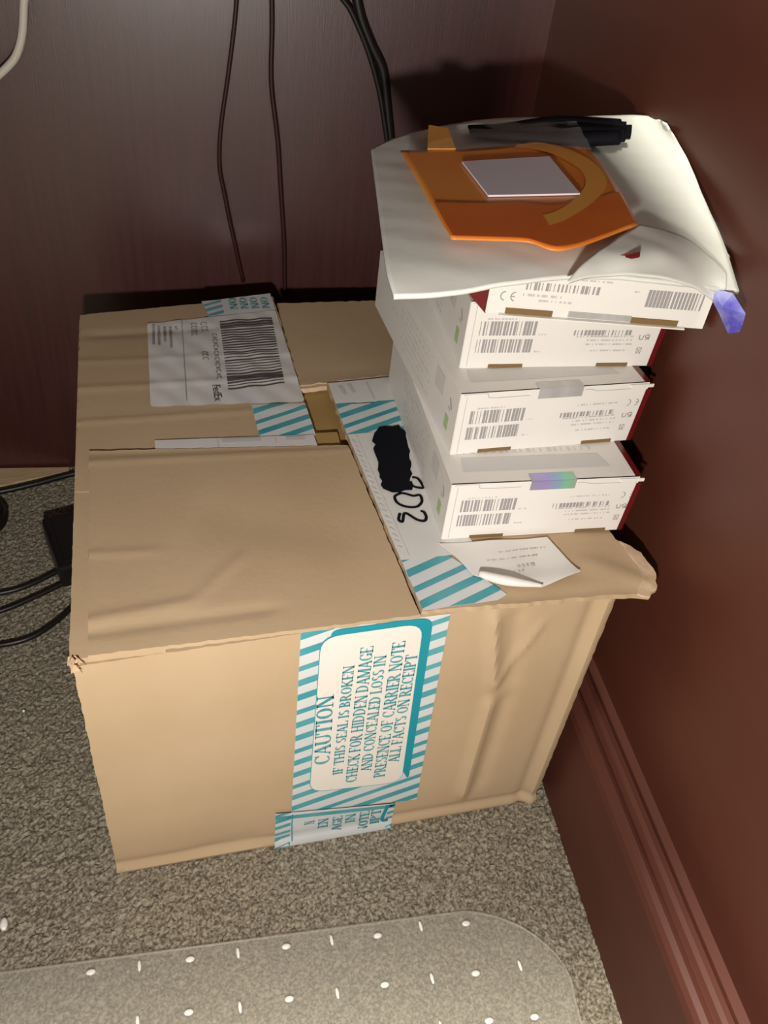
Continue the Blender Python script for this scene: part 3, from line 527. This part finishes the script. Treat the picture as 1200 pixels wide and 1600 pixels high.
# ---------------------------------------------------------------- the stack of small cartons
def front_map(x, z, h): return Vector((x, -h, z))
HB = .0465
def tri(a, b, c):
    bm = bmesh.new(); p = [bm.verts.new((x, y, z)) for (x, z), y in ((a, .0), (b, .0), (c, .001))]; q = [bm.verts.new((v.co.x, v.co.y+.001, v.co.z)) for v in p]
    bm.faces.new(p); bm.faces.new(q[::-1])
    for i in range(3): bm.faces.new((p[i], q[i], q[(i+1) % 3], p[(i+1) % 3]))
    bmesh.ops.recalc_face_normals(bm, faces=bm.faces[:]); return bm
def carton(key, yaw, length, label, flipped=False, tab=True, seal='holo', dx=0, dy=0, upper=False):
    o0, r0, w = G['BX'][key]
    t = thing('small_carton', (o0[0]+dx, o0[1]+dy, o0[2]), label, 'box', yaw, 'white cartons stacked on the shipping box')
    mm = lambda l: [(a/1000, b/1000) for a, b in l]
    F = G['F4'] if flipped else G['F1']; F = {k: mm(v) for k, v in F.items()}
    # kraft core set back behind the white skin, seen through the slots
    bx('inner_board', M['kraft'], t, .001, .0016, .0008, w-.001, length-.001, HB-.001)
    # skin: five thin panels
    def slots(a, b): return [(a, 0), (a+.0006, .0026), (b-.0006, .0026), (b, 0)]
    ol = [(0, 0)]+slots(F['s1'][0][0], F['s1'][1][0])+slots(F['s2'][0][0], F['s2'][1][0])+[(w, 0), (w, HB), (0, HB)]
    if not flipped:
        for nm in ('s1', 's2'): bx('slot', M['kraft'], t, F[nm][0][0]+.0004, -.0004, .0002, F[nm][1][0]-.0004, .0012, .0026)
    sheet('front_panel', [ol], M['white'], t, front_map, None, .5, thick=.0012, off=.0, cut=False)
    bx('left_panel', M['red'] if flipped else M['white'], t, -.0002, .0006, 0, .0008, length, HB-.0002)
    bx('right_panel', M['white'] if flipped else M['red'], t, w-.0008, .0004, 0, w+.0003, length, HB-.0002)
    bx('back_panel', M['white'], t, 0, length-.0008, 0, w, length+.0002, HB-.0002)
    bx('top_panel', M['white'], t, 0, .0002, HB-.0006, w, length, HB)
    bx('bottom_panel', M['white'], t, .0, .002, 0, w, length, .0008)
    # printing on the front
    if not flipped:
        bars = []
        for nm, n in (('bar1', 17), ('bar2', 19)):
            (a, zt), (b, zb) = F[nm]; 
            for i in range(n):
                x = a+(b-a)*i/n; s = (b-a)/n; ww = s*random.choice((.25, .55, .8)); ww = s*.85 if i > n*.72 and i % 3 else ww
                bars.append([(x, zb), (x+ww, zb), (x+ww, zt), (x, zt)])
        sheet('barcode', bars, M['grey'], t, front_map, None, .5, off=.0002, cut=False)
        s0 = F['strip']; sheet('serial_lettering', rects(s0[0][0], s0[0][1]-.0015, s0[1][0], s0[0][1]+.0022, 17, .6), M['grey'], t, front_map, None, .5, off=.0002, cut=False)
        tiny = []
        for nm in ('t1', 't2', 't3', 't4'): 
            (a, za), (b, zb) = F[nm]; tiny += rects(a, za, b, za+.0011, int((b-a)/.0022), .7)
        tiny += rects(F['t3'][0][0], F['t3'][0][1]+.003, F['t3'][1][0], F['t3'][0][1]+.0041, 13, .7)
        tiny += rects(F['bar1'][0][0]+.004, F['bar1'][0][1]+.0012, F['bar1'][0][0]+.024, F['bar1'][0][1]+.0022, 9, .6)
        tiny += rects(F['bar1'][1][0]+.002, F['bar1'][1][1], F['bar1'][1][0]+.008, F['bar1'][1][1]+.001, 3, .6)+rects(F['bar2'][1][0]+.002, F['bar2'][1][1], F['bar2'][1][0]+.008, F['bar2'][1][1]+.001, 3, .6)
        sheet('fine_lettering', tiny, M['pale'], t, front_map, None, .5, off=.0002, cut=False)
        cx, cz = (F['ce'][0][0]+F['ce'][1][0])/2, (F['ce'][0][1]+F['ce'][1][1])/2+.001
        a_ = lambda c, r, b0, b1: [(c[0]+r*math.cos(math.radians(b)), c[1]+r*math.sin(math.radians(b))) for b in range(b0, b1+1, 15)]
        cz -= .001; marks = ribbon(a_((cx-.0035, cz), .0024, -85, 85), .0006)+ribbon(a_((cx+.0022, cz), .0024, -85, 85), .0006)+ribbon([(cx+.0046, cz), (cx+.0026, cz)], .0006)
        rx, rz = (F['ru'][0][0]+F['ru'][1][0])/2, (F['ru'][0][1]+F['ru'][1][1])/2
        marks += ribbon([(rx+.003, rz-.0018), (rx+.003, rz+.0018), (rx+.0006, rz+.0016), (rx+.0008, rz), (rx+.003, rz), (rx+.0008, rz-.0018)], .0007)+ribbon([(rx-.0008, rz+.0018), (rx-.0014, rz-.0012), (rx-.0034, rz-.0008), (rx-.0036, rz+.002)], .0007)
        nx_, nz = (F['bn'][0][0]+F['bn'][1][0])/2, (F['bn'][0][1]+F['bn'][1][1])/2
        marks += [p for p in ribbon([(nx_-.0018, nz-.0024), (nx_+.0018, nz+.0024)], .0004)+ribbon([(nx_+.0018, nz-.0024), (nx_-.0018, nz+.0024)], .0004)+ribbon([(nx_-.0012, nz-.0015), (nx_-.0016, nz+.0018), (nx_+.0016, nz+.0018), (nx_+.0012, nz-.0015), (nx_-.0012, nz-.0015)], .0004)]
        sheet('approval_marks', marks, M['grey'], t, front_map, None, .5, off=.0002, cut=False)
        # tuck line of the lid and the vertical score beside the left edge
        tk = [(.0022, .0452), (.0035, .0458), (.017, .0458), (.0205, .0425), (.046, .0425), (.048, .0440), (.084, .0440), (.089, .0440), (.095, .0425), (w-.012, .0425)]
        lid = sheet('tuck_seam', ribbon([(a, b) for a, b in tk[:5]], .0006)+ribbon(tk[6:], .0006)+ribbon([(.0042, .0010), (.0042, .0445)], .0005), M['pale'], t, front_map, None, .5, off=.00015, cut=False)
        # ear of the lid sticking out at the right
        bm = bmesh.new(); box(bm, w-.013, -.0008, HB-.0036, w+.0035, .0004, HB-.0012, bev=.0004)
        link('ear_tab', bm, M['white'], t); 
        bx('ear_slot', M['pale'], t, w-.014, -.0004, HB-.0012, w-.001, .0002, HB-.0006)
        # red edge wrapping round from the side
        sheet('red_edge', [[(w-.0030, .0), (w+.0006, 0), (w+.0030, HB-.005), (w-.0012, HB-.005)]], M['red'], t, front_map, None, .5, off=.0003, cut=False)
        sheet('red_edge', [[(w-.0030, .001), (w+.0012, .001), (w+.0012, length), (w-.0030, length)]], M['red'], t, flatmap(HB), None, .5, off=.0002, cut=False)
        # seal across the lid edge
        sl = bmesh.new(); a, b = F['seal'][0][0], F['seal'][1][0]
        pts = [(-.0004, .0395), (-.0005, .0465), (.0, HB+.0004), (.0075, HB+.0003)]
        vv = [[sl.verts.new((x, y, z)) for y, z in pts] for x in (a, a+(b-a)/3, a+(b-a)*2/3, b)]
        for i in range(3):
            for j in range(3): sl.faces.new((vv[i][j], vv[i+1][j], vv[i+1][j+1], vv[i][j+1]))
        s_ = link('security_seal', sl, M[seal], t); tag(s_, 'shiny holographic seal' if seal == 'holo' else 'silver security seal')
        # printing on the top
        sheet('top_print', [[(.010, .012), (w-.016, .012), (w-.020, .026), (.012, .026)]]+rects(.010, .030, w-.02, .034, 20, .5), M['faint'], t, flatmap(HB), None, .5, off=.0002, cut=False)
    else:
        b0 = F['bar']; (a, _), (b, _) = b0; z0, z1 = .0115, .0225
        bars = []
        n = 16
        for i in range(n):
            x = a+(b-a)*i/n; s = (b-a)/n; ww = s*(.85 if i < 6 else random.choice((.25, .5, .7)))
            bars.append([(x, z0), (x+ww, z0), (x+ww, z1), (x, z1)])
        sheet('barcode', bars, M['grey'], t, front_map, None, .5, off=.0002, cut=False)
        s0 = F['strip']; sheet('serial_lettering', rects(s0[0][0], .0165, s0[1][0], .0215, 19, .6), M['grey'], t, front_map, None, .5, off=.0002, cut=False)
        tiny = rects(.020, .0125, .045, .0140, 9, .7)+rects(.030, .0095, .050, .0108, 8, .7)+rects(.052, .0245, .072, .0255, 8, .7)+rects(.085, .020, .090, .021, 2, .6)
        sheet('fine_lettering', tiny, M['pale'], t, front_map, None, .5, off=.0002, cut=False)
        a_ = lambda c, r, b0, b1: [(c[0]+r*math.cos(math.radians(b)), c[1]+r*math.sin(math.radians(b))) for b in range(b0, b1+1, 15)]
        sheet('approval_marks', ribbon(a_((.0100, .0115), .0028, 95, 265), .0007)+ribbon(a_((.0160, .0115), .0028, 95, 265), .0007)+ribbon([(.0134, .0115), (.0156, .0115)], .0007), M['grey'], t, front_map, None, .5, off=.0002, cut=False)
        # open bottom edge: brown slots either side of a silver seal, thin white lip below
        for a, b in ((F['s1'][0][0], F['s1'][1][0]), (F['s2'][0][0], F['s2'][1][0])): bx('slot', M['kraft'], t, a, -.0006, .0006, b, .0002, .0042)
        sl = bmesh.new(); box(sl, F['seal'][0][0], -.0009, .0012, F['seal'][1][0], 0, .0050, bev=.0002); s_ = link('security_seal', sl, M['silver'], t); tag(s_, 'silver security seal')
        a, b, c = [(x/1000, y/1000) for x, y in G['TRI']]
        tag(link('side_flap', tri(a, b, c), M['red'], t), 'dark red triangular corner of the side')
        bx('bottom_lip', M['white'], t, .008, -.0030, -.0002, w-.012, .0004, .0006)
    # printing on the left side
    if not flipped:
        sm = lambda y, z, h: Vector((-.0002-h, y, z))
        L_ = []
        for i, zc in enumerate((.008, .013, .018, .023, .028, .033, .038)):
            L_ += rects(.055, zc, .055+.10*random.uniform(.6, 1), zc+.0016, 26, .7)
        sheet('side_print', L_+[[(.028, .026), (.045, .026), (.045, .040), (.028, .040)]], M['faint'], t, sm, None, .5, off=.0002, cut=False)
        sheet('side_print', [[(.012, .010), (.019, .010), (.019, .020), (.012, .020)]], M['green'], t, sm, None, .5, off=.0003, cut=False)
        sheet('side_print', ribbon([(.010, .028), (.0145, .034)], .0016)+ribbon([(.012, .026), (.016, .027)], .0008), M['grey'], t, sm, None, .5, off=.0003, cut=False)
        if upper:
            sheet('side_print', [p for i in range(6) for p in ribbon([(.036+.011*i, .030-.001*i), (.043+.011*i, .033-.001*i)], .0020)], M['grey'], t, sm, None, .5, off=.0004, cut=False)
            sheet('side_print', [p for i in range(7) for p in ribbon([(.178, .006+.0045*i), (.186, .008+.0045*i)], .0013)], M['pink'], t, sm, None, .5, off=.0004, cut=False)
    return t
carton('b1', -.055, .185, 'bottom small white carton of the stack, with a rainbow-sheen seal and red right edge')
carton('b2', .015, .198, 'second small white carton from the bottom, with a dull silver seal on its lid edge', seal='silver', dx=-.002)
carton('b3', -.060, .185, 'third small white carton from the bottom, wedged right under the turned topmost carton', seal='silver', upper=True)
carton('b4', G['BX']['b4'][1], .150, 'topmost small white carton, turned askew with a dark red side, directly under the envelope', flipped=True)

# ---------------------------------------------------------------- on top of the stack
env = thing('padded_envelope', G['ENV'][3][3], 'large white foam envelope lying creased across the top of the carton stack', 'envelope')
def under(o, root):
    o.parent = root; o.matrix_parent_inverse = Matrix.Translation(root.location).inverted(); return o
under(loft('envelope_sheet', G['ENV'], M['env'], None, 8, thick=.0022, wob=.00018), env)
under(loft('folded_lip', G['ENV2'], M['env'], None, 8, thick=.0012, wob=.0004), env)
rs = [tuple(p) for p in G['RSL']]
pc = thing('orange_sleeve', G['POUCH'][2][1], 'flat glossy orange card sleeve with a blank pale label, lying on the white envelope', 'sleeve')
def pl_grid(g, m, name, par, **k): return under(loft(name, g, m, None, 6, **k), par)
pl_grid(G['POUCH'], M['orange'], 'orange_card', pc, thick=.0009)
PG = [[Vector(p) for p in r] for r in G['POUCH']]
def pe(u, v, dz):                              # point on the sleeve, u across, v front
    def c1(r, u):
        i = min(int(u*4), 3); t = u*4-i; return cat1(r[max(i-1, 0)], r[i], r[i+1], r[min(i+2, 4)], t)
    R = [c1(r, u) for r in PG]; j = min(int(v*3), 2); t = v*3-j
    p = cat1(R[max(j-1, 0)], R[j], R[j+1], R[min(j+2, 3)], t); return p+Vector((0, 0, dz))
def patch(name, m, u0, v0, u1, v1, dz, f=None, n=10):
    bm = bmesh.new(); g = [[None]*(n+1) for _ in range(n+1)]
    for i in range(n+1):
        for j in range(n+1):
            u, v = u0+(u1-u0)*i/n, v0+(v1-v0)*j/n
            if f: u, v = f(u, v)
            g[i][j] = bm.verts.new(pe(u, v, dz))
    for i in range(n):
        for j in range(n): bm.faces.new((g[i][j], g[i][j+1], g[i+1][j+1], g[i+1][j]))
    return under(link(name, bm, m, smooth=True), pc)
patch('printed_band', M['orangedk'], .02, .62, .98, .97, .0006)
def swirl(k0, k1):
    def f(a, r):
        rr_ = k0+(k1-k0)*r; return min(.97, .5+.46*rr_*math.cos(a)), min(.93, max(.04, .40+.42*rr_*math.sin(a)))
    return f
patch('printed_swirl', M['orangelt'], -1.3, 0, 1.2, 1, .0008, swirl(.80, 1.0), 14)
bm = bmesh.new(); q = [bm.verts.new(Vector(p)+Vector((0, 0, .0004))) for p in G['WL']]; r2 = [bm.verts.new(Vector(p)+Vector((0, 0, -.0006))) for p in G['WL']]
bm.faces.new(q)
for i in range(4): bm.faces.new((q[i], q[(i+1) % 4], r2[(i+1) % 4], r2[i]))
bmesh.ops.recalc_face_normals(bm, faces=bm.faces[:])
tag(under(link('blank_label', bm, M['lav']), pc), 'blank pale lavender label')
def slab3(name, pts, m, root, dz=.0012):
    bm = bmesh.new(); a = [bm.verts.new(Vector(p)) for p in pts]; b = [bm.verts.new(Vector(p)-Vector((0, 0, dz))) for p in pts]
    fa_ = bm.faces.new(a); fb_ = bm.faces.new(b[::-1]); n = len(pts)
    for i in range(n): bm.faces.new((a[i], b[i], b[(i+1) % n], a[(i+1) % n]))
    bmesh.ops.triangulate(bm, faces=[fa_, fb_]); bmesh.ops.recalc_face_normals(bm, faces=bm.faces[:])
    o = link(name, bm, m); return under(o, root) if root else o
tag(slab3('folded_end', G['OTAB'], M['orangelt'], pc), 'orange end standing up behind the sleeve')
slab3('red_strip', G['RSL'], M['red'], env)
# black object in a clear bag behind the sleeve
bg = thing('plastic_bag', G['BAGB'][0][1], 'clear plastic bag holding a flat black cable, along the far edge of the envelope', 'bag')
pl_grid(G['CLR'], M['clear'], 'bag_film', bg, wob=.0010)
ct = thing('flat_cable', G['BAGB'][1][1], 'bunched black cable lying at the far edge of the envelope behind the orange sleeve', 'cable')
a0, a1, a2 = [Vector(p) for p in G['BAGB'][0]]; b0, b1, b2 = [Vector(p) for p in G['BAGB'][1]]
for k in range(5):
    t = k/4; P = [a0.lerp(b0, t), a1.lerp(b1, t)+Vector((0, 0, .0015*(k % 2))), a2.lerp(b2, t)+Vector((-.004*abs(k-2), 0, .001))]
    P = [P[0]+Vector((-.022, -.002, .001))]+P
    under(tube('cable_strand', P, lambda t: .0010+.0034*min(1, t*1.6), M['marker'], None), ct)
bl = thing('blue_wrap', G['BLUE'][0], 'small crumpled translucent blue plastic wrap hanging from the front right corner of the envelope', 'plastic wrap')
slab3('wrap_film', [Vector(p) for p in G['BLUE']], M['blue'], bl, .004)

# ---------------------------------------------------------------- paper slip on the right flap
sp = sheet('paper_slip', [[(.226, .054), (.300, .050), (.3085, .0150), (.2790, .0065), (.2600, .0090), (.2400, .0235), (.2340, .040)]], M['paper'], None, flatmap(H+.0050), lambda x, y: .0020*math.exp(-((y-.012)/.008)**2)+.0004*math.sin(x*150), .004, thick=.0004)
tag(sp, 'small crumpled white paper slip sticking out below the bottom small carton', 'paper')
cl = under(tube('curled_edge', [(.2425, .0225, H+.0070), (.252, .0150, H+.0085), (.264, .0100, H+.0085), (.2790, .0066, H+.0070)], lambda t: .0012+.0022*math.sin(math.pi*min(1, t+.1)), M['paper'], None), sp)
sheet('slip_lettering', rects(.252, .0335, .288, .0345, 13, .7)+rects(.270, .0250, .282, .0275, 4, .7)+rects(.266, .021, .274, .0228, 3, .6)+rects(.262, .040, .296, .0408, 14, .6), M['pale'], sp, flatmap(H+.0056), lambda x, y: .0020*math.exp(-((y-.012)/.008)**2), .5, cut=False)

# ---------------------------------------------------------------- cables
def cable(name, key, r, m, label, up=True):
    p = [list(q) for q in G[key]]
    if up:                                      # carries on up to the desk top
        a, b = Vector(p[0]), Vector(p[1]); d = a-b
        e = lambda k, z: list(Vector((a.x+d.x*k, a.y+d.y*k, z)))
        p = [e(1.8, .762), e(1.7, a.z+(.762-a.z)*.66), e(1.3, a.z+(.762-a.z)*.33)]+p
    o = tube(name, p, r, m); return tag(o, label, 'cable')
cable('hanging_cable', 'CB1', .0019, M['brownc'], 'thin dark cable hanging down the back panel, left one of the two single cables')
cable('hanging_cable', 'CB2', .0021, M['brownc'], 'thin dark cable hanging down the back panel, right one of the two single cables')
cable('hanging_cable', 'CB3', .0023, M['black'], 'thin black cable slanting into the dark behind the envelope, left strand of the pair')
cable('hanging_cable', 'CB4', .0042, M['black'], 'thick black cable slanting into the dark behind the envelope, right strand of the pair')
cable('bent_white_cable', 'CB5', .0033, M['whitec'], 'off white cable bending at the top left against the back panel')
cable('floor_cable', 'CF', .0034, M['black'], 'thin black cable on the floor along the pale strip at the back panel', False)
for k, (a, lb_) in enumerate(zip(G['ARC'], ('dark cable curving on the carpet left of the box, the farthest of three', 'dark cable curving on the carpet left of the box, middle of three', 'dark cable curving on the carpet left of the box, nearest of three'))):
    tag(tube('curved_cable', [(a[0][0]-.12, a[0][1]+.03, .0042), (a[0][0]-.05, a[0][1]-.002, .0042)]+[(min(p[0], -.006), p[1], .0042) for p in a], .0028, M['black']), lb_, 'cable')
# coiled cable at the left frame edge
pts = []
for k in range(61):
    a = k/60*2*math.pi*3.2; r = .030+.003*math.sin(a*.7); pts.append((-.135+r*math.cos(a), .395+r*.9*math.sin(a), .006+.0030*k/20))
tag(tube('coiled_cable', pts, .0034, M['black'], res=3), 'coiled black cable on the floor left of the box, at the left frame edge', 'cable')
ad = thing('power_adapter', (-.030, .335, 0), 'black power adapter block on the carpet tight against the left side of the box', 'adapter', .25)
bx('adapter_body', M['black'], ad, -.026, -.036, .0022, .022, .040, .030, bev=.004)
bx('adapter_ridge', M['black'], ad, -.018, -.030, .0295, .014, .034, .0312, bev=.0006)

# ---------------------------------------------------------------- chair mat and lint
mt = thing('chair_mat', (0.1, -.3, 0), 'clear studded vinyl chair mat with a rounded corner on the carpet in the foreground', 'mat')
edge = [(-.30, -.040)]+[tuple(p[:2]) for p in G['MAT']][0:]+[(.285, -.30), (.27, -.60), (-.30, -.60)]
under(sheet('mat_sheet', [edge], M['mat'], None, flatmap(.0048), None, .03, thick=.0018), mt)
under(tube('mat_rim', [(p[0], p[1], .0044) for p in edge[:-2]], .0011, M['rim'], None, 6, 4), mt)
def stud_mesh(a, b):
    bm = bmesh.new(); bmesh.ops.create_uvsphere(bm, u_segments=8, v_segments=5, radius=1)
    for v in bm.verts: v.co = Vector((v.co.x*a, v.co.y*b, v.co.z*.0009))
    me = bpy.data.meshes.new('stud'); bm.to_mesh(me); bm.free(); me.materials.append(M['stud'])
    for f in me.polygons: f.use_smooth = True
    return me
sa, sb_ = stud_mesh(.0013, .0042), stud_mesh(.0034, .0022)  # cleats sit under the mat; pale blobs on top paint in their highlights
sts = [(p[0], p[1]) for p in G['STUD']]
for k, (x, y) in enumerate(sts):
    row = 0 if k < 9 else 1
    o = bpy.data.objects.new('stud', (sa if (k+row) % 2 == (1 if k < 9 else 0) else sb_)); C.objects.link(o); o.location = (x, y, .0051); under(o, mt)
for row in range(1, 6):
    for k in range(16):
        x, y = .27-.033*k, -.155-.0375*(row-1)+.0034*k
        if row == 1 and k == 0: continue
        o = bpy.data.objects.new('stud', sa if (k+row) % 2 else sb_); C.objects.link(o); o.location = (x, y, .0051); under(o, mt)
def lint(x, y, a, b, label):
    bm = bmesh.new(); bmesh.ops.create_icosphere(bm, subdivisions=2, radius=1)
    for v in bm.verts: 
        k = random.uniform(.8, 1.15); v.co = Vector((x+v.co.x*a*k, y+v.co.y*b*k, .0034+v.co.z*.0016*k))
    tag(link('lint_speck', bm, M['stud'], smooth=True), label, 'lint')
lint(-.0760, -.0230, .0028, .0052, 'white lint speck on the carpet at the left frame edge beside the chair mat')
lint(G['DEB'][3][0], G['DEB'][3][1], .0012, .0012, 'tiny pale lint speck on the carpet left of the shipping box')

# prints too fine to pick apart one by one stay joined
for o in C.objects:
    if o.name.split('.')[0] in ('fine_lettering', 'label_lettering', 'slip_lettering', 'side_print', 'serial_lettering', 'tuck_seam'): o['kind'] = 'stuff'
